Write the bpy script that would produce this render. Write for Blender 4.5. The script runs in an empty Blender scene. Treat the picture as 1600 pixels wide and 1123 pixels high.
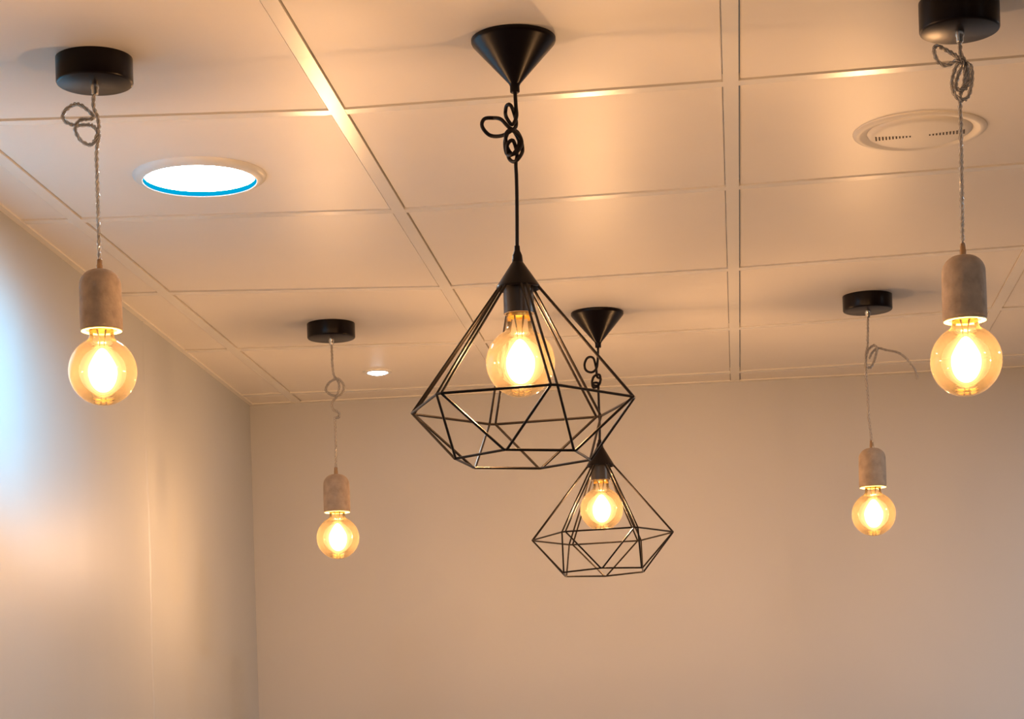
import bpy, bmesh, math, random
from mathutils import Vector, Matrix
random.seed(7)
S = bpy.context.scene
COL = S.collection
PI = math.pi

# ------------------------------------------------------------------ camera
H = 2.5366                      # ceiling panel plane
EYE = 1.5
F_PX, CY, YAW, ROLL = 3381.78, 1209.14, 0.1053, 0.030
cam_d = bpy.data.cameras.new('camera')
cam = bpy.data.objects.new('camera', cam_d)
COL.objects.link(cam)
fwd = Vector((-math.sin(YAW), math.cos(YAW), 0))
rgt = Vector((math.cos(YAW), math.sin(YAW), 0))
upv = Vector((0, 0, 1))
R_ = rgt * math.cos(ROLL) - upv * math.sin(ROLL)
U_ = rgt * math.sin(ROLL) + upv * math.cos(ROLL)
m = Matrix((R_, U_, -fwd)).transposed().to_4x4()
m.translation = Vector((0, 0, EYE))
cam.matrix_world = m
cam_d.sensor_fit = 'HORIZONTAL'
cam_d.sensor_width = 36
cam_d.lens = 36 * F_PX / 1600
cam_d.shift_y = (CY - 561.5) / 1600
cam_d.clip_start = 0.05
S.camera = cam

# ------------------------------------------------------------------ light and exposure
S.cycles.caustics_reflective = False
S.cycles.caustics_refractive = False
S.cycles.sample_clamp_indirect = 2.0
S.cycles.transparent_max_bounces = 32     # rays pass through several nested glare and glass shells
S.view_settings.view_transform = 'Standard'
S.view_settings.look = 'None'
S.view_settings.exposure = 1.07
S.view_settings.gamma = 1.0
S.view_settings.use_curve_mapping = False
w = bpy.data.worlds.new('world')
S.world = w
w.use_nodes = True
w.node_tree.nodes['Background'].inputs[0].default_value = (1.0, 0.78, 0.6, 1)
w.node_tree.nodes['Background'].inputs[1].default_value = 0.05
WARM = (1.0, 0.55, 0.265)
FIL_POWER = 12.0                # filament radiance as seen
BULB_WATTS = 6.6                # light given off by each bulb
COOL_POWER = 20.0                # big downlight radiance

spot_d = bpy.data.lights.new('blue_wash_fill', 'SPOT')  # added unseen light that washes the left wall blue
spot_d.color = (0.0, 0.60, 1.0)
spot_d.energy = 135
spot_d.spot_size = math.radians(34)
spot_d.spot_blend = 1.0
spot_d.shadow_soft_size = 0.02
spot = bpy.data.objects.new('blue_wash_fill', spot_d)
COL.objects.link(spot)
spot.location = (-0.985, 2.75, 2.33)
spot.rotation_euler = (Vector((-1.28, 3.40, 2.235)) - Vector(spot.location)).to_track_quat('-Z', 'Y').to_euler()


# unseen cool fill lights added at ceiling height, behind and right of the view
for k, (lx, ly, e) in enumerate(((0.92, 0.6, 7.0), (-0.29, -0.6, 7.0), (1.82, 4.2, 17.0), (2.1, 1.8, 7.0))):
    ad = bpy.data.lights.new('cool_fill_light', 'AREA')
    ad.shape = 'DISK'
    ad.size = 0.19
    ad.color = (0.86, 0.94, 1.0)
    ad.energy = e
    ao = bpy.data.objects.new('cool_fill_light', ad)
    COL.objects.link(ao)
    ao.location = (lx, ly, H - 0.004)


# ------------------------------------------------------------------ materials
def mat(name, col, rough=0.5, metal=0.0, spec=0.5, noise=None, bump=None):
    """noise=(scale, amount): colour mottling; bump=(scale xyz, strength, distance)"""
    M = bpy.data.materials.new(name)
    M.use_nodes = True
    nt = M.node_tree
    p = nt.nodes['Principled BSDF']
    p.inputs['Base Color'].default_value = (*col, 1)
    p.inputs['Roughness'].default_value = rough
    p.inputs['Metallic'].default_value = metal
    p.inputs['Specular IOR Level'].default_value = spec
    tc = nt.nodes.new('ShaderNodeTexCoord')
    if noise:
        n = nt.nodes.new('ShaderNodeTexNoise')
        n.inputs['Scale'].default_value = noise[0]
        n.inputs['Detail'].default_value = 5
        nt.links.new(tc.outputs['Object'], n.inputs['Vector'])
        r = nt.nodes.new('ShaderNodeValToRGB')
        a = noise[1]
        r.color_ramp.elements[0].position = 0.3
        r.color_ramp.elements[1].position = 0.7
        r.color_ramp.elements[0].color = (*[max(0, c * (1 - a)) for c in col], 1)
        r.color_ramp.elements[1].color = (*[min(1, c * (1 + a)) for c in col], 1)
        nt.links.new(n.outputs['Fac'], r.inputs['Fac'])
        nt.links.new(r.outputs['Color'], p.inputs['Base Color'])
    if bump:
        mp = nt.nodes.new('ShaderNodeMapping')
        mp.inputs['Scale'].default_value = bump[0]
        n2 = nt.nodes.new('ShaderNodeTexNoise')
        n2.inputs['Scale'].default_value = 1.0
        n2.inputs['Detail'].default_value = 1.5
        nt.links.new(tc.outputs['Object'], mp.inputs['Vector'])
        nt.links.new(mp.outputs['Vector'], n2.inputs['Vector'])
        b = nt.nodes.new('ShaderNodeBump')
        b.inputs['Strength'].default_value = bump[1]
        b.inputs['Distance'].default_value = bump[2]
        nt.links.new(n2.outputs['Fac'], b.inputs['Height'])
        nt.links.new(b.outputs['Normal'], p.inputs['Normal'])
    return M


def emis(name, col, strength, see_through=0.0):
    M = bpy.data.materials.new(name)
    M.use_nodes = True
    nt = M.node_tree
    nt.nodes.remove(nt.nodes['Principled BSDF'])
    out = nt.nodes['Material Output']
    e = nt.nodes.new('ShaderNodeEmission')
    e.inputs[0].default_value = (*col, 1)
    e.inputs[1].default_value = strength
    if see_through:
        t = nt.nodes.new('ShaderNodeBsdfTransparent')
        a = nt.nodes.new('ShaderNodeAddShader')
        nt.links.new(e.outputs[0], a.inputs[0])
        nt.links.new(t.outputs[0], a.inputs[1])
        nt.links.new(a.outputs[0], out.inputs[0])
    else:
        nt.links.new(e.outputs[0], out.inputs[0])
    return M


def glassy(name, tint, gloss_col, gloss_rough, gloss_min, translucent=0.0, trans_col=(1, 1, 1), ior=1.45):
    """clear shell: transparent tint + fresnel gloss + a little milky scatter"""
    M = bpy.data.materials.new(name)
    M.use_nodes = True
    nt = M.node_tree
    nt.nodes.remove(nt.nodes['Principled BSDF'])
    out = nt.nodes['Material Output']
    t = nt.nodes.new('ShaderNodeBsdfTransparent')
    t.inputs[0].default_value = (*tint, 1)
    g = nt.nodes.new('ShaderNodeBsdfGlossy')
    g.inputs['Color'].default_value = (*gloss_col, 1)
    g.inputs['Roughness'].default_value = gloss_rough
    fr = nt.nodes.new('ShaderNodeFresnel')
    fr.inputs['IOR'].default_value = ior
    mx = nt.nodes.new('ShaderNodeMath')
    mx.operation = 'MAXIMUM'
    mx.inputs[1].default_value = gloss_min
    nt.links.new(fr.outputs[0], mx.inputs[0])
    a = nt.nodes.new('ShaderNodeMixShader')
    nt.links.new(mx.outputs[0], a.inputs[0])
    nt.links.new(t.outputs[0], a.inputs[1])
    nt.links.new(g.outputs[0], a.inputs[2])
    last = a
    if translucent:
        tr = nt.nodes.new('ShaderNodeBsdfTranslucent')
        tr.inputs[0].default_value = (*trans_col, 1)
        b = nt.nodes.new('ShaderNodeMixShader')
        b.inputs[0].default_value = translucent
        nt.links.new(a.outputs[0], b.inputs[1])
        nt.links.new(tr.outputs[0], b.inputs[2])
        last = b
    nt.links.new(last.outputs[0], out.inputs[0])
    return M


M_PANEL = mat('ceiling_panel', (0.82, 0.77, 0.72), 0.42, spec=0.35, noise=(3.0, 0.02), bump=((2.2, 2.2, 2.2), 0.25, 0.01))
M_BAR = mat('painted_bar', (0.82, 0.79, 0.75), 0.25)
M_ANGLE = mat('painted_angle', (0.80, 0.77, 0.73), 0.35)
M_WALL_L = mat('left_wall_paint', (0.47, 0.50, 0.54), 0.48, noise=(1.3, 0.02), bump=((1.0, 4.5, 0.4), 0.30, 0.02))
M_WALL = mat('back_wall_paint', (0.53, 0.54, 0.57), 0.5, noise=(1.1, 0.03), bump=((5.0, 1.0, 0.8), 0.2, 0.01))
M_FAR = mat('far_wall_paint', (0.35, 0.30, 0.26), 0.6)
M_FLOOR = mat('floor_tile', (0.20, 0.15, 0.11), 0.4, noise=(4.0, 0.1))
M_BLACK = mat('black_plastic', (0.007, 0.0035, 0.004), 0.30, spec=0.2)
M_WIRE = mat('black_wire', (0.02, 0.016, 0.014), 0.30, metal=0.7)
M_CORD = mat('black_cable', (0.008, 0.004, 0.004), 0.5, spec=0.3)
M_SOCK = mat('black_socket', (0.045, 0.035, 0.030), 0.35)
M_CONC = mat('concrete', (0.45, 0.345, 0.26), 0.85, noise=(60.0, 0.16), bump=((160.0, 160.0, 160.0), 0.4, 0.002))
M_CONC_LIT = mat('bulb_lit_yellow', (0.85, 0.72, 0.35), 0.5)  # yellow bulb light on the socket's underside, put into the colour
M_BRASS = mat('ferrule_metal', (0.45, 0.30, 0.18), 0.35, metal=1.0)
M_NICKEL = mat('nickel', (0.7, 0.66, 0.6), 0.25, metal=1.0)
M_SCREW = mat('bulb_brass', (0.85, 0.62, 0.22), 0.3, metal=1.0)
M_CLEAR = glassy('clear_cable', (0.96, 0.95, 0.94), (0.95, 0.94, 0.92), 0.2, 0.08, 0.12, (0.9, 0.88, 0.86))
M_CORE = mat('cable_core', (0.88, 0.82, 0.76), 0.3)
M_GLASS = glassy('amber_glass', (0.985, 0.93, 0.80), (1, 0.95, 0.85), 0.03, 0.02, 0.014, (1.0, 0.78, 0.45))
M_FIL = emis('filament_core', WARM, FIL_POWER)
M_GLARE = [emis('glare_shell', (1.0, 0.66, 0.26), s, 1.0) for s in (1.9, 0.12, 0.07)]  # see-through glowing shells imitating the glare blob around the filaments
for mm_ in M_GLARE:
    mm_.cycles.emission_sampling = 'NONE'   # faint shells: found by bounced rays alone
M_FIL.cycles.emission_sampling = 'NONE'
M_LED = emis('led_panel', (0.80, 0.93, 1.0), COOL_POWER)
M_LEDS = emis('led_spot', (0.80, 0.94, 1.0), 12.0)
M_BLUE = emis('blue_fringe_glow', (0.0, 0.42, 0.75), 0.45)  # emission imitating the overexposed cyan fringe on the recess wall
M_BLUE.cycles.emission_sampling = 'NONE'
M_TRIM = mat('light_trim', (0.72, 0.72, 0.72), 0.35)
M_VENT = mat('vent_plastic', (0.82, 0.77, 0.70), 0.5)
M_DARK = mat('vent_dark', (0.03, 0.02, 0.015), 0.7)


# ------------------------------------------------------------------ mesh helpers
def finish(name, bm, mats, parent=None, smooth=True, loc=(0, 0, 0)):
    bmesh.ops.recalc_face_normals(bm, faces=bm.faces)
    me = bpy.data.meshes.new(name)
    bm.to_mesh(me)
    bm.free()
    for mm in (mats if isinstance(mats, (list, tuple)) else [mats]):
        me.materials.append(mm)
    if smooth:
        for p in me.polygons:
            p.use_smooth = True
        try:
            me.set_sharp_from_angle(angle=math.radians(38))
        except Exception:
            pass
    return link(name, me, parent, loc)


def link(name, me, parent=None, loc=(0, 0, 0)):
    o = bpy.data.objects.new(name, me)
    COL.objects.link(o)
    o.parent = parent
    o.location = loc
    return o


def lathe(bm, prof, seg=48, mi=0, c=(0, 0, 0)):
    rings = []
    for r, z in prof:
        if r < 1e-6:
            rings.append([bm.verts.new((c[0], c[1], c[2] + z))])
        else:
            rings.append([bm.verts.new((c[0] + r * math.cos(2 * PI * k / seg), c[1] + r * math.sin(2 * PI * k / seg), c[2] + z)) for k in range(seg)])
    for a, b in zip(rings, rings[1:]):
        for k in range(seg):
            k2 = (k + 1) % seg
            if len(a) == 1 and len(b) == 1:
                continue
            if len(a) == 1:
                f = bm.faces.new((a[0], b[k], b[k2]))
            elif len(b) == 1:
                f = bm.faces.new((a[k], a[k2], b[0]))
            else:
                f = bm.faces.new((a[k], a[k2], b[k2], b[k]))
            f.material_index = mi


def tube(bm, pts, r, seg=8, closed=False, mi=0):
    pts = [Vector(p) for p in pts]
    n = len(pts)
    rings = []
    t0 = (pts[1] - pts[0]).normalized()
    nrm = t0.orthogonal().normalized()
    for i, p in enumerate(pts):
        if closed:
            t = (pts[(i + 1) % n] - pts[i - 1]).normalized()
        else:
            t = (pts[min(i + 1, n - 1)] - pts[max(i - 1, 0)]).normalized()
        nrm = (nrm - t * nrm.dot(t)).normalized()
        b = t.cross(nrm)
        rings.append([bm.verts.new(p + (nrm * math.cos(2 * PI * k / seg) + b * math.sin(2 * PI * k / seg)) * r) for k in range(seg)])
    last = n if closed else n - 1
    for i in range(last):
        a, b2 = rings[i], rings[(i + 1) % n]
        for k in range(seg):
            k2 = (k + 1) % seg
            f = bm.faces.new((a[k], a[k2], b2[k2], b2[k]))
            f.material_index = mi
    if not closed:
        for rr in (rings[0], rings[-1]):
            f = bm.faces.new(rr)
            f.material_index = mi


def spline(pts, step=0.0025):
    """Catmull-Rom through pts, resampled"""
    pts = [Vector(p) for p in pts]
    P = [pts[0] * 2 - pts[1]] + pts + [pts[-1] * 2 - pts[-2]]
    out = []
    for i in range(1, len(P) - 2):
        p0, p1, p2, p3 = P[i - 1:i + 3]
        n = max(2, int((p2 - p1).length / step))
        for k in range(n):
            t = k / n
            out.append(0.5 * (2 * p1 + (p2 - p0) * t + (2 * p0 - 5 * p1 + 4 * p2 - p3) * t * t + (3 * p1 - p0 - 3 * p2 + p3) * t ** 3))
    out.append(pts[-1])
    return out


def twisted(bm, path, r, off, pitch, mi=0):
    """two strands wound round each other along a path"""
    n = len(path)
    t0 = (path[1] - path[0]).normalized()
    nrm = t0.orthogonal().normalized()
    s = 0.0
    A, B = [], []
    for i, p in enumerate(path):
        if i:
            s += (p - path[i - 1]).length
        t = (path[min(i + 1, n - 1)] - path[max(i - 1, 0)]).normalized()
        nrm = (nrm - t * nrm.dot(t)).normalized()
        b = t.cross(nrm)
        a = 2 * PI * s / pitch
        d = nrm * math.cos(a) + b * math.sin(a)
        A.append(p + d * off)
        B.append(p - d * off)
    tube(bm, A, r, 7, mi=mi)
    tube(bm, B, r, 7, mi=mi)


def box(bm, x0, x1, y0, y1, z0, z1, mi=0):
    v = [bm.verts.new((x, y, z)) for z in (z0, z1) for y in (y0, y1) for x in (x0, x1)]
    for q in ((0, 1, 3, 2), (4, 5, 7, 6), (0, 1, 5, 4), (2, 3, 7, 6), (0, 2, 6, 4), (1, 3, 7, 5)):
        f = bm.faces.new([v[k] for k in q])
        f.material_index = mi


def prism(bm, poly, z0, z1, mi=0):
    a = [bm.verts.new((x, y, z0)) for x, y in poly]
    b = [bm.verts.new((x, y, z1)) for x, y in poly]
    n = len(poly)
    fs = [bm.faces.new(a), bm.faces.new(b)]
    for k in range(n):
        fs.append(bm.faces.new((a[k], a[(k + 1) % n], b[(k + 1) % n], b[k])))
    for f in fs:
        f.material_index = mi
    return fs


def struct(name, bm, mats, smooth=False):
    o = finish(name, bm, mats, None, smooth)
    o['kind'] = 'structure'
    return o


def thing(name, label, cat, loc, group=None, rotz=0.0):
    o = bpy.data.objects.new(name, None)
    o.empty_display_size = 0.05
    COL.objects.link(o)
    o.location = loc
    o.rotation_euler = (0, 0, rotz)
    o['label'] = label
    o['category'] = cat
    if group:
        o['group'] = group
    return o


# ------------------------------------------------------------------ room shell
def wall_x(y):                  # the left wall runs very slightly out of square
    return -1.285 - 0.0125 * (y - 3.69)


YB = 5.845                      # back wall
YR, XR = -6.0, 6.6
bm = bmesh.new()
prism(bm, [(wall_x(YR) - 0.1, YR), (wall_x(YR), YR), (wall_x(YB), YB), (wall_x(YB) - 0.1, YB)], 0, H + 0.03)
struct('wall_left', bm, M_WALL_L)
bm = bmesh.new()
box(bm, wall_x(YB) - 0.1, XR + 0.1, YB, YB + 0.1, 0, H + 0.03)
struct('wall_back', bm, M_WALL)
bm = bmesh.new()
box(bm, XR, XR + 0.1, YR, YB, 0, H + 0.03)
struct('wall_right', bm, M_FAR)
bm = bmesh.new()
box(bm, wall_x(YR) - 0.1, XR + 0.1, YR - 0.1, YR, 0, H + 0.03)
struct('wall_rear', bm, M_FAR)
bm = bmesh.new()
box(bm, -1.5, XR + 0.1, YR - 0.1, YB + 0.1, -0.1, 0)
struct('floor', bm, M_FLOOR)

# ceiling grid junctions: columns left to right, rows from behind the camera to the back wall
colx = [None, -1.178, -0.591, 0.016, 0.615, 1.215, 1.815, 2.415, 3.015, 3.615, 4.215, 4.815, 5.415, 6.015, XR]
seen = {  # row: y at columns wall, A, B, C, D, ...
    0: (2.66, 2.665, 2.715, 2.700, 2.662),
    1: (3.255, 3.262, 3.318, 3.298, 3.262),
    2: (3.846, 3.858, 3.920, 3.893, 3.852),
    3: (4.458, 4.469, 4.556, 4.530, 4.475),
    4: (5.078, 5.089, 5.150, 5.144, 5.074),
    5: (5.700, 5.702, 5.728, 5.710, 5.672)}
rows = []
for j in range(-14, 6):
    if j in seen:
        ys = list(seen[j])
    else:
        ys = [y + 0.605 * j for y in seen[0]]
    while len(ys) < len(colx):
        ys.append(ys[4])
    rows.append(ys)
rows.insert(0, [YR] * len(colx))
rows.append([YB] * len(colx))


def junction(i, j):
    y = rows[j][i]
    return Vector((wall_x(y) if i == 0 else colx[i], y))


G = 0.0118                      # half the width of a grid bar
bm = bmesh.new()
nr, nc = len(rows), len(colx)
for j in range(nr - 1):
    for i in range(nc - 1):
        a, b, c, d = junction(i, j), junction(i + 1, j), junction(i + 1, j + 1), junction(i, j + 1)
        gx0 = 0.001 if i == 0 else G + 0.0022      # a narrow open joint beside the bar
        gx1 = 0.001 if i == nc - 2 else G + 0.0010
        gy0 = 0.001 if j == 0 else G + 0.0010
        gy1 = 0.001 if j == nr - 2 else G + 0.0048
        poly = [(a.x + gx0, a.y + gy0), (b.x - gx1, b.y + gy0), (c.x - gx1, c.y - gy1), (d.x + gx0, d.y - gy1)]
        prism(bm, poly, H, H + 0.02)
bmesh.ops.bevel(bm, geom=[e for e in bm.edges if e.verts[0].co.z < H + 0.001 and e.verts[1].co.z < H + 0.001], offset=0.0012, segments=2, affect='EDGES')
struct('ceiling', bm, M_PANEL)

ZB = H - 0.0022
tn = 0


def bar(p, q, wd):
    d = (q - p).normalized()
    n = Vector((-d.y, d.x)) * wd
    prism(bm, [tuple(p + n), tuple(q + n), tuple(q - n), tuple(p - n)], ZB, ZB + 0.012)


for i in range(1, nc - 1):      # bars running away from the camera
    bm = bmesh.new()
    for j in range(nr - 1):
        bar(junction(i, j), junction(i, j + 1), G)
    tn += 1
    struct('trim_%d' % tn, bm, M_BAR)
for j in range(1, nr - 1):      # cross bars
    bm = bmesh.new()
    for i in range(nc - 1):
        bar(junction(i, j), junction(i + 1, j), G)
    bmesh.ops.translate(bm, verts=bm.verts, vec=(0, 0, 0.0004))
    tn += 1
    struct('trim_%d' % tn, bm, M_BAR)
# wall angles along the left and the back wall
bm = bmesh.new()
prism(bm, [(wall_x(YR), YR), (wall_x(YR) + 0.020, YR), (wall_x(YB) + 0.012, YB), (wall_x(YB), YB)], H - 0.0030, H)
tn += 1
struct('trim_%d' % tn, bm, M_ANGLE)
bm = bmesh.new()
box(bm, wall_x(YB) + 0.012, XR, YB - 0.018, YB, H - 0.0025, H)
tn += 1
struct('trim_%d' % tn, bm, M_ANGLE)

# raised wavy seam running down the left wall
bm = bmesh.new()
n = 60
strip = []
for k in range(n + 1):
    z = H * k / n
    y = 4.72 + 0.006 * math.sin(z * 4.0) + 0.003 * math.sin(z * 13.0)
    strip.append([bm.verts.new((wall_x(y + dy) + dx, y + dy, z)) for dx, dy in ((-0.001, -0.010), (0.0018, -0.003), (0.0024, 0.0), (0.0015, 0.004), (-0.001, 0.012))])
for a, b in zip(strip, strip[1:]):
    for k in range(4):
        bm.faces.new((a[k], a[k + 1], b[k + 1], b[k]))
tn += 1
struct('trim_%d' % tn, bm, M_WALL_L, True)

# ------------------------------------------------------------------ bulbs
CACHE = {}


def cached(name, key, mats, build, parent, loc, smooth=True):
    if key in CACHE:
        return link(name, CACHE[key], parent, loc)
    bm = bmesh.new()
    build(bm)
    o = finish(name, bm, mats, parent, smooth, loc)
    CACHE[key] = o.data
    return o


RB = 0.0485


def globe_profile(neck_r=0.0175, neck_z=0.062):
    a0 = math.asin(min(1, (neck_r + 0.004) / RB))
    prof = [(0, -RB)]
    n = 30
    for k in range(1, n + 1):
        t = (PI - a0) * k / n
        prof.append((RB * math.sin(t), -RB * math.cos(t)))
    zt = prof[-1][1]
    prof.append((neck_r + 0.0012, zt + 0.004))
    prof.append((neck_r, zt + 0.009))
    prof.append((neck_r, neck_z))
    return prof


def teardrop(s):
    pr = []
    n = 24
    for k in range(n + 1):
        t = PI * k / n
        r = 0.0205 * math.sin(t)
        z = -0.029 * math.cos(t)
        if z > 0.008:           # draws up into the filament's glass mount
            z = 0.008 + (z - 0.008) * 1.25
            r *= 1 - 0.35 * (z - 0.008) / 0.027
        pr.append((max(r, 0) * s, z * (0.25 + 0.75 * s)))
    pr[0] = (0, pr[0][1])
    pr[-1] = (0, pr[-1][1])
    return pr


def add_bulb(parent, loc, neck_top):
    """loc = centre of the globe"""
    b = cached('bulb', ('bulb', neck_top), M_GLASS, lambda bm: lathe(bm, globe_profile(neck_z=neck_top), 48), parent, loc)

    def fil(bm):
        for k in range(6):
            a = k * PI / 3
            p = Vector((0.0085 * math.cos(a), 0.0085 * math.sin(a), 0))
            q = Vector((0.0060 * math.cos(a + 0.35), 0.0060 * math.sin(a + 0.35), 0))
            tube(bm, [p + Vector((0, 0, -0.019)), q + Vector((0, 0, 0.017))], 0.0012, 6)
    cached('filament', ('fil',), M_FIL, fil, b, (0, 0, -0.001))

    ld = CACHE.get('bulb_light')
    if ld is None:
        ld = CACHE['bulb_light'] = bpy.data.lights.new('bulb_light', 'POINT')
        ld.color = WARM
        ld.energy = BULB_WATTS
        ld.shadow_soft_size = 0.016
        # upright filaments give less light along their own axis than sideways
        ld.use_nodes = True
        lt = ld.node_tree
        em = next(n_ for n_ in lt.nodes if n_.type == 'EMISSION')
        tx = lt.nodes.new('ShaderNodeTexCoord')
        sx = lt.nodes.new('ShaderNodeSeparateXYZ')
        lt.links.new(tx.outputs['Normal'], sx.inputs[0])
        m1 = lt.nodes.new('ShaderNodeMath')
        m1.operation = 'MULTIPLY'
        lt.links.new(sx.outputs['Z'], m1.inputs[0])
        lt.links.new(sx.outputs['Z'], m1.inputs[1])
        m2 = lt.nodes.new('ShaderNodeMath')
        m2.operation = 'MULTIPLY_ADD'
        m2.inputs[1].default_value = -0.85
        m2.inputs[2].default_value = 1.0
        lt.links.new(m1.outputs[0], m2.inputs[0])
        lt.links.new(m2.outputs[0], em.inputs['Strength'])
    lo = bpy.data.objects.new('bulb_light', ld)
    COL.objects.link(lo)
    lo.parent = b
    lo.location = (0, 0, -0.001)

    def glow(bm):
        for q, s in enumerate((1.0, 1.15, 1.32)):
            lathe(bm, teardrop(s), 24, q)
    cached('glare_shell', ('glow',), M_GLARE, glow, b, (0, 0, -0.001))

    def mount(bm):
        lathe(bm, [(0, 0.030), (0.004, 0.031), (0.0045, 0.045), (0.008, neck_top - 0.004), (0.0, neck_top - 0.003)], 20)
    cached('glass_mount', ('mount', neck_top), M_GLASS, mount, b, (0, 0, 0))

    def screw(bm):
        pr = [(0, neck_top + 0.010)]
        z = neck_top + 0.010
        for k in range(6):
            pr += [(0.0128, z - k * 0.002), (0.0138, z - k * 0.002 - 0.001)]
        pr += [(0.0150, neck_top - 0.003), (0.0165, neck_top - 0.003), (0.0165, neck_top - 0.008)]
        lathe(bm, pr, 32)
    cached('screw_base', ('screw', neck_top), M_SCREW, screw, b, (0, 0, 0))
    return b


# ------------------------------------------------------------------ concrete pendants
def concrete_pendant(label, x, y, z_bot, z_ferr, z_sock, z_sockbot, z_globe, lean, knot, tail=None, wob=None):
    root = thing('pendant_lamp', label, 'pendant lamp', (x, y, H), 'concrete socket pendant lamps')
    hh = H - z_bot

    def can(bm):
        r = 0.0545
        lathe(bm, [(0, 0), (r, 0), (r, -hh + 0.003), (r - 0.001, -hh + 0.001), (r - 0.003, -hh), (0, -hh)], 64)
    cached('canopy', ('can', round(hh, 4)), M_BLACK, can, root, (0, 0, 0))

    def grip(bm):
        lathe(bm, [(0, 0.002), (0.0062, 0.002), (0.0062, -0.006), (0.0050, -0.008), (0.0050, -0.013), (0.0042, -0.0145), (0, -0.0145)], 20)
    cached('cord_grip', ('grip',), M_NICKEL, grip, root, (0, 0, -hh))
    pts = [Vector((0, 0, -hh - 0.002))]
    for k, (dx, z) in enumerate(knot):
        dy = 0.007 * math.sin(k * 1.7) if 1 < k < len(knot) - 2 else 0
        pts.append(Vector((dx, dy, z - H)))
    zl = knot[-1][1]
    n = 4
    for k in range(1, n):
        f = k / n
        pts.append(Vector((knot[-1][0] * (1 - f) + lean * f + (wob[k - 1] if wob else 0), 0, zl * (1 - f) + z_ferr * f - H)))
    pts.append(Vector((lean, 0, z_ferr - H - 0.004)))
    bm = bmesh.new()
    path = spline(pts, 0.002)
    twisted(bm, path, 0.0019, 0.0014, 0.017)
    cd = finish('cord', bm, M_CLEAR, root)
    bm = bmesh.new()
    twisted(bm, path, 0.0009, 0.0014, 0.017)
    finish('cord_core', bm, M_CORE, cd)
    if tail:
        bm = bmesh.new()
        tp = spline([Vector((dx, 0.006 * math.sin(k), z - H)) for k, (dx, z) in enumerate(tail)], 0.002)
        twisted(bm, tp, 0.0017, 0.0013, 0.017)
        finish('cord_tail', bm, M_CLEAR, cd)
        bm = bmesh.new()
        twisted(bm, tp, 0.0008, 0.0013, 0.017)
        # the core of the tail is part of the same loose end
        tc_ = finish('cord_tail_core', bm, M_CORE, cd)

    def ferr(bm):
        lathe(bm, [(0, 0), (0.0032, 0), (0.0040, -0.001), (0.0040, -0.008), (0.0046, -0.009), (0.0046, -0.018), (0, -0.018)], 20)
    cached('ferrule', ('ferr',), M_BRASS, ferr, root, (lean, 0, z_ferr - H))
    sh = z_sock - z_sockbot

    def sock(bm):
        r = 0.0302
        pr = [(0, 0)]
        for k in range(1, 11):
            t = k / 10 * PI / 2
            pr.append((0.006 + (r - 0.006 - 0.0006) * math.sin(t), -0.023 * (1 - math.cos(t))))
        pr += [(r, -sh * 0.6), (r, -sh + 0.002), (r - 0.0015, -sh)]
        lathe(bm, pr, 48, 0)
        lathe(bm, [(r - 0.0015, -sh), (0.024, -sh), (0.0225, -sh + 0.003), (0.0225, -sh + 0.016), (0.0, -sh + 0.016)], 48, 0)
    s = cached('socket', ('sock', round(sh, 4)), M_CONC, sock, root, (lean, 0, z_sock - H))
    s['label'] = 'raw concrete socket with a domed top'

    def lit_ring(bm):
        lathe(bm, [(0.0222, 0.014), (0.0222, -0.001), (0.0235, -0.0022), (0.0288, -0.0022), (0.0288, -0.0006), (0.0200, 0.004), (0.0200, 0.014)], 40)
    cached('socket_lit_ring', ('ring',), M_CONC_LIT, lit_ring, s, (0, 0, -sh))
    add_bulb(root, (lean, 0, z_globe - H), round(z_sockbot - z_globe + 0.006, 3))
    return root


K1 = [(-0.003, 2.4692), (0.0022, 2.4543), (0.0045, 2.4378), (0.0012, 2.4215), (-0.0102, 2.4158), (-0.025, 2.424), (-0.0293, 2.4371), (-0.0223, 2.4494), (-0.0091, 2.4532), (-0.0043, 2.4565), (-0.0143, 2.4663), (-0.0272, 2.4735), (-0.0404, 2.4725), (-0.0473, 2.461), (-0.043, 2.448), (-0.03, 2.4444), (-0.0131, 2.4452), (-0.0011, 2.4381), (0.0051, 2.4268), (0.0009, 2.4124), (-0.0005, 2.397)]
K3 = [(0.0001, 2.4673), (0.003, 2.4612), (0.0061, 2.4522), (0.0128, 2.4448), (0.0149, 2.4281), (0.01, 2.4083), (-0.0006, 2.4002), (-0.0098, 2.4095), (-0.0117, 2.4298), (-0.006, 2.4478), (0.0019, 2.4534), (0.0086, 2.4468), (0.0107, 2.431), (0.006, 2.4173), (-0.0019, 2.4134), (-0.0068, 2.4207), (-0.0038, 2.4354), (0.0018, 2.4499), (-0.0041, 2.4547), (-0.018, 2.452), (-0.0299, 2.4572), (-0.0356, 2.4681), (-0.0319, 2.4766), (-0.0191, 2.474), (-0.0073, 2.4636), (0.0018, 2.4525), (0.0058, 2.44), (0.0045, 2.4244), (-0.0011, 2.4116), (-0.0023, 2.3986), (-0.0021, 2.3767)]
K4 = [(0.0006, 2.4578), (0.0013, 2.4316), (0.0066, 2.4138), (0.0183, 2.4074), (0.0252, 2.3925), (0.0158, 2.3755), (-0.0005, 2.3733), (-0.0149, 2.3857), (-0.01, 2.403), (0.0066, 2.4109), (0.0164, 2.3958), (0.0098, 2.3728), (-0.0039, 2.3589), (-0.0, 2.3412), (0.0131, 2.3333), (0.0113, 2.3232), (0.0024, 2.3236), (0.0031, 2.2974), (0.0032, 2.2536)]
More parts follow.
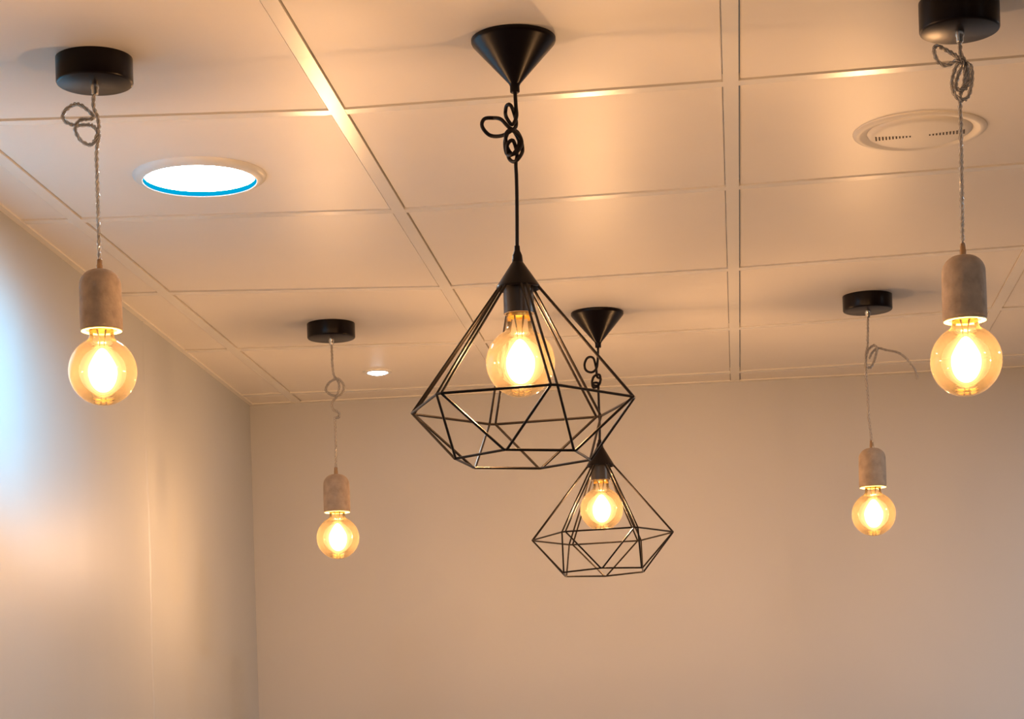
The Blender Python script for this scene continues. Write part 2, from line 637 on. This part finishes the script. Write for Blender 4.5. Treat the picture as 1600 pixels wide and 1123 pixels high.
K6 = [(-0.0012, 2.455), (-0.0033, 2.4231), (-0.0083, 2.3978), (-0.006, 2.3792), (0.0038, 2.3788), (0.0127, 2.3968), (0.0175, 2.4164), (0.0108, 2.4253), (-0.0007, 2.4173), (-0.007, 2.3949), (-0.0082, 2.3552), (-0.0052, 2.3124), (-0.0051, 2.2698)]
T6 = [(0.0001, 2.3974), (0.009, 2.4126), (0.0218, 2.4204), (0.0399, 2.4139), (0.0621, 2.4071), (0.0799, 2.3934), (0.092, 2.3786), (0.1014, 2.364), (0.1051, 2.3468)]

concrete_pendant('front concrete pendant with a looped clear cord beside the blue-lit left wall', -0.8861, 3.0088, 2.5001, 2.2509, 2.2363, 2.1505, 2.0912, -0.001, K1)
concrete_pendant('front right concrete pendant whose cord is tied in a long double loop below the vent', 0.3273, 3.0077, 2.4950, 2.206, 2.1894, 2.1019, 2.0459, -0.0044, K3)
concrete_pendant('small rear concrete pendant beside the little round spotlight, cord in a tight knot', -0.8974, 4.8609, 2.5030, 2.21, 2.194, 2.1094, 2.0496, 0.0015, K4)
concrete_pendant('small rear concrete pendant with a loose cord end curling out to the right', 0.3102, 4.8606, 2.5030, 2.2156, 2.1986, 2.1133, 2.0523, 0.0, K6, T6)


# ------------------------------------------------------------------ wire cage pendants
def cage_pendant(label, x, y, lean, knot, z_tip, z_relief, z_captip, z_capbot, z_sockbot, z_globe, z_eq, ang, req, rbt, hb, tilt):
    root = thing('cage_pendant_lamp', label, 'pendant lamp', (x, y, H), 'black wire cage pendant lamps')
    ch = H - z_tip

    def cone(bm):
        r = 0.0595
        lathe(bm, [(0, 0), (r - 0.001, 0), (r, -0.001), (r, -0.005), (r - 0.0015, -0.008), (0.0085, -ch + 0.004), (0.0068, -ch), (0.0068, -ch - 0.008), (0.0058, -ch - 0.009), (0, -ch - 0.009)], 64)
    cached('canopy', ('cone', round(ch, 4)), M_BLACK, cone, root, (0, 0, 0))
    pts = [Vector((0, 0, -ch - 0.004))]
    for k, (dx, z) in enumerate(knot):
        dy = 0.007 * math.sin(k * 1.9) if 1 < k < len(knot) - 2 else 0
        pts.append(Vector((dx, dy, z - H)))
    pts.append(Vector((lean * 0.6, 0, (knot[-1][1] + z_relief) / 2 - H)))
    pts.append(Vector((lean, 0, z_relief - H - 0.004)))
    bm = bmesh.new()
    tube(bm, spline(pts, 0.002), 0.0027, 10)
    finish('cord', bm, M_CORD, root)

    def relief(bm):
        h = z_relief - z_captip
        lathe(bm, [(0, 0), (0.0038, 0), (0.0042, -h * 0.3), (0.0070, -h * 0.6), (0.0078, -h), (0.0078, -h - 0.003), (0, -h - 0.003)], 24)
    cached('strain_relief', ('rel', round(z_relief, 3)), M_BLACK, relief, root, (lean, 0, z_relief - H))
    hc = z_captip - z_capbot

    def cap(bm):
        lathe(bm, [(0.0, 0.0), (0.0076, 0.0), (0.0305, -hc + 0.002), (0.0312, -hc), (0.0312, -hc - 0.002), (0.0296, -hc - 0.002), (0.0290, -hc), (0.0070, -0.004), (0, -0.004)], 48)
    cached('cap', ('cap', round(hc, 4)), M_BLACK, cap, root, (lean, 0, z_captip - H))

    def sock(bm):
        h = z_capbot - z_sockbot + 0.006
        lathe(bm, [(0, 0), (0.0195, 0), (0.0212, -0.002), (0.0215, -h * 0.5), (0.0215, -h), (0.0185, -h), (0.0182, -h + 0.006), (0, -h + 0.006)], 40)
    cached('socket', ('bsock', round(z_sockbot, 3)), M_SOCK, sock, root, (lean, 0, z_capbot + 0.006 - H))
    add_bulb(root, (lean, 0, z_globe - H), round(z_sockbot - z_globe + 0.003, 3))

    # the cage: panels of bent wire soldered edge to edge, so every upper edge is a pair of wires
    WR = 0.0019
    D = 0.0045

    def at(r, a, z, off=0.0):
        p = Vector((r * math.cos(a) - off * math.sin(a), r * math.sin(a) + off * math.cos(a), 0))
        return Vector((p.x, p.y, z + p.x * tilt))
    base = z_eq - H
    top = z_capbot - 0.001 - H
    A = [PI + ang + k * PI / 3 for k in range(6)]
    Bv = [a + PI / 6 for a in A]        # bottom corner between equator corners k and k+1
    lp = Vector((lean, 0, 0))
    bm = bmesh.new()
    for k in range(6):
        p, q = at(req, A[k], base, D), at(req, A[(k + 1) % 6], base, -D)
        tube(bm, [p + lp, q + lp], WR, 8)
        tube(bm, [at(req, A[k], base, -D) + lp, p + lp], WR, 8)
    cage = finish('cage', bm, M_WIRE, root)
    for k in range(6):
        for s in (-1, 1):
            bm = bmesh.new()
            p, q = at(0.0295, A[k], top, s * 0.0038), at(req, A[k], base, s * D)
            tube(bm, [p + lp, q + lp], WR, 8)
            finish('rib', bm, M_WIRE, cage)
    for k in range(6):
        for s, kk in ((-1, (k - 1) % 6), (1, k)):
            bm = bmesh.new()
            p, q = at(req, A[k], base, s * D), at(rbt, Bv[kk], base - hb, -s * 0.002)
            tube(bm, [p + lp, q + lp], WR, 8)
            finish('brace', bm, M_WIRE, cage)
    bm = bmesh.new()
    pts = [at(rbt, Bv[k], base - hb) + lp for k in range(6)]
    for k in range(6):
        tube(bm, [pts[k], pts[(k + 1) % 6]], WR, 8)
    finish('base_ring', bm, M_WIRE, cage)
    return root


K2 = [(0.0008, 2.4418), (0.0012, 2.4264), (-0.0046, 2.4141), (-0.0116, 2.4227), (-0.0149, 2.4346), (-0.0119, 2.4425), (-0.0056, 2.4403), (-0.0014, 2.4283), (-0.0, 2.4147), (-0.0067, 2.4043), (-0.0222, 2.4007), (-0.0385, 2.4044), (-0.0473, 2.414), (-0.0443, 2.4247), (-0.0332, 2.4285), (-0.0207, 2.4232), (-0.0092, 2.4099), (0.0015, 2.4056), (0.0074, 2.3899), (0.0024, 2.3757), (-0.0067, 2.3745), (-0.0136, 2.3857), (-0.0141, 2.4002), (-0.0057, 2.4078), (0.0022, 2.3965), (0.0027, 2.383), (-0.0058, 2.3717), (-0.0148, 2.3768), (-0.0161, 2.3931), (-0.0076, 2.4052), (0.0041, 2.3991), (0.008, 2.3808), (0.004, 2.3666), (-0.0043, 2.3626), (-0.0122, 2.3712), (-0.0127, 2.3857), (-0.0043, 2.3915), (-0.0003, 2.3759), (-0.0017, 2.3597), (-0.0014, 2.338)]
K5 = [(-0.0017, 2.4325), (-0.0052, 2.411), (-0.0157, 2.4014), (-0.0286, 2.4064), (-0.0324, 2.4225), (-0.0248, 2.4351), (-0.0118, 2.433), (-0.0066, 2.414), (-0.0044, 2.3921), (0.0041, 2.3845), (-0.0035, 2.3718), (-0.0164, 2.3768), (-0.0116, 2.3911), (0.0015, 2.3947), (0.001, 2.3774), (-0.0124, 2.3665), (-0.015, 2.3753), (-0.0033, 2.3776), (-0.0025, 2.3573), (-0.0023, 2.3168)]
cage_pendant('large front diamond wire cage pendant hanging in the middle from a black cone', -0.2881, 3.0387, -0.0035, K2, 2.4689, 2.2441, 2.2215, 2.1854, 2.1483, 2.0797, 2.0191, -0.1502, 0.1609, 0.099, 0.0758, 0.001)
cage_pendant('smaller rear diamond wire cage pendant partly behind the big front cage', -0.2917, 4.8868, -0.003, K5, 2.4657, 2.2487, 2.2328, 2.1908, 2.1576, 2.0924, 2.031, 0.0202, 0.159, 0.1018, 0.081, 0.022)

# ------------------------------------------------------------------ ceiling fittings
dl = thing('recessed_downlight', 'large round white recessed ceiling light with a blue rim', 'ceiling light', (-0.8873, 3.6193, H))
bm = bmesh.new()
lathe(bm, [(0.0960, 0.0), (0.0960, -0.0095), (0.0975, -0.0105), (0.105, -0.0085), (0.112, -0.004), (0.1135, 0.0), (0.0960, 0.0)], 72)
finish('trim_ring', bm, M_TRIM, dl)
bm = bmesh.new()
lathe(bm, [(0.0960, -0.0096), (0.0960, -0.0002), (0.0950, -0.0002), (0.0950, -0.0096), (0.0960, -0.0096)], 72)
o = finish('blue_rim', bm, M_BLUE, dl)
o['label'] = 'inner rim with imitated blue fringe glow around the white light panel'
bm = bmesh.new()
lathe(bm, [(0, -0.0020), (0.0949, -0.0020), (0.0949, -0.0002), (0, -0.0002)], 72)
finish('diffuser', bm, M_LED, dl)

sd = thing('spotlight', 'tiny round white spotlight set in the ceiling near the back wall', 'ceiling light', (-0.8901, 5.4559, H))
bm = bmesh.new()
lathe(bm, [(0.026, 0.0), (0.026, -0.004), (0.029, -0.005), (0.036, -0.003), (0.038, 0.0), (0.026, 0.0)], 48)
finish('trim_ring', bm, M_TRIM, sd)
bm = bmesh.new()
lathe(bm, [(0, -0.0095), (0.010, -0.0090), (0.019, -0.0068), (0.025, -0.003), (0.0255, -0.0005), (0, -0.0005)], 40)
finish('lens', bm, M_LEDS, sd)

vt = thing('ceiling_vent', 'round cream ceiling vent with two rows of dark slots', 'vent', (0.3237, 3.6109, H), None, -0.09)
bm = bmesh.new()
lathe(bm, [(0.109, 0), (0.1085, -0.002), (0.105, -0.0042), (0.100, -0.0050), (0.096, -0.0042), (0.092, -0.0028), (0.088, -0.0022), (0.086, -0.001), (0.086, 0.0), (0.109, 0)], 72)
finish('flange', bm, M_VENT, vt)
bm = bmesh.new()
lathe(bm, [(0, -0.0085), (0.070, -0.0075), (0.078, -0.0065), (0.084, -0.003), (0.0855, -0.0003), (0, -0.0003)], 72)
plate = finish('plate', bm, M_VENT, vt)
for sgn in (-1, 1):
    bm = bmesh.new()
    for k in range(11):
        cx = sgn * (0.016 + k * 0.0055)
        zz = -0.0086 + abs(cx) * 0.0143 * 0.9
        hl = 0.003 + 0.00075 * k
        box(bm, cx - 0.0012, cx + 0.0012, -hl, hl, zz - 0.0006, zz + 0.0008)
    finish('slot_row', bm, M_DARK, plate, smooth=False)
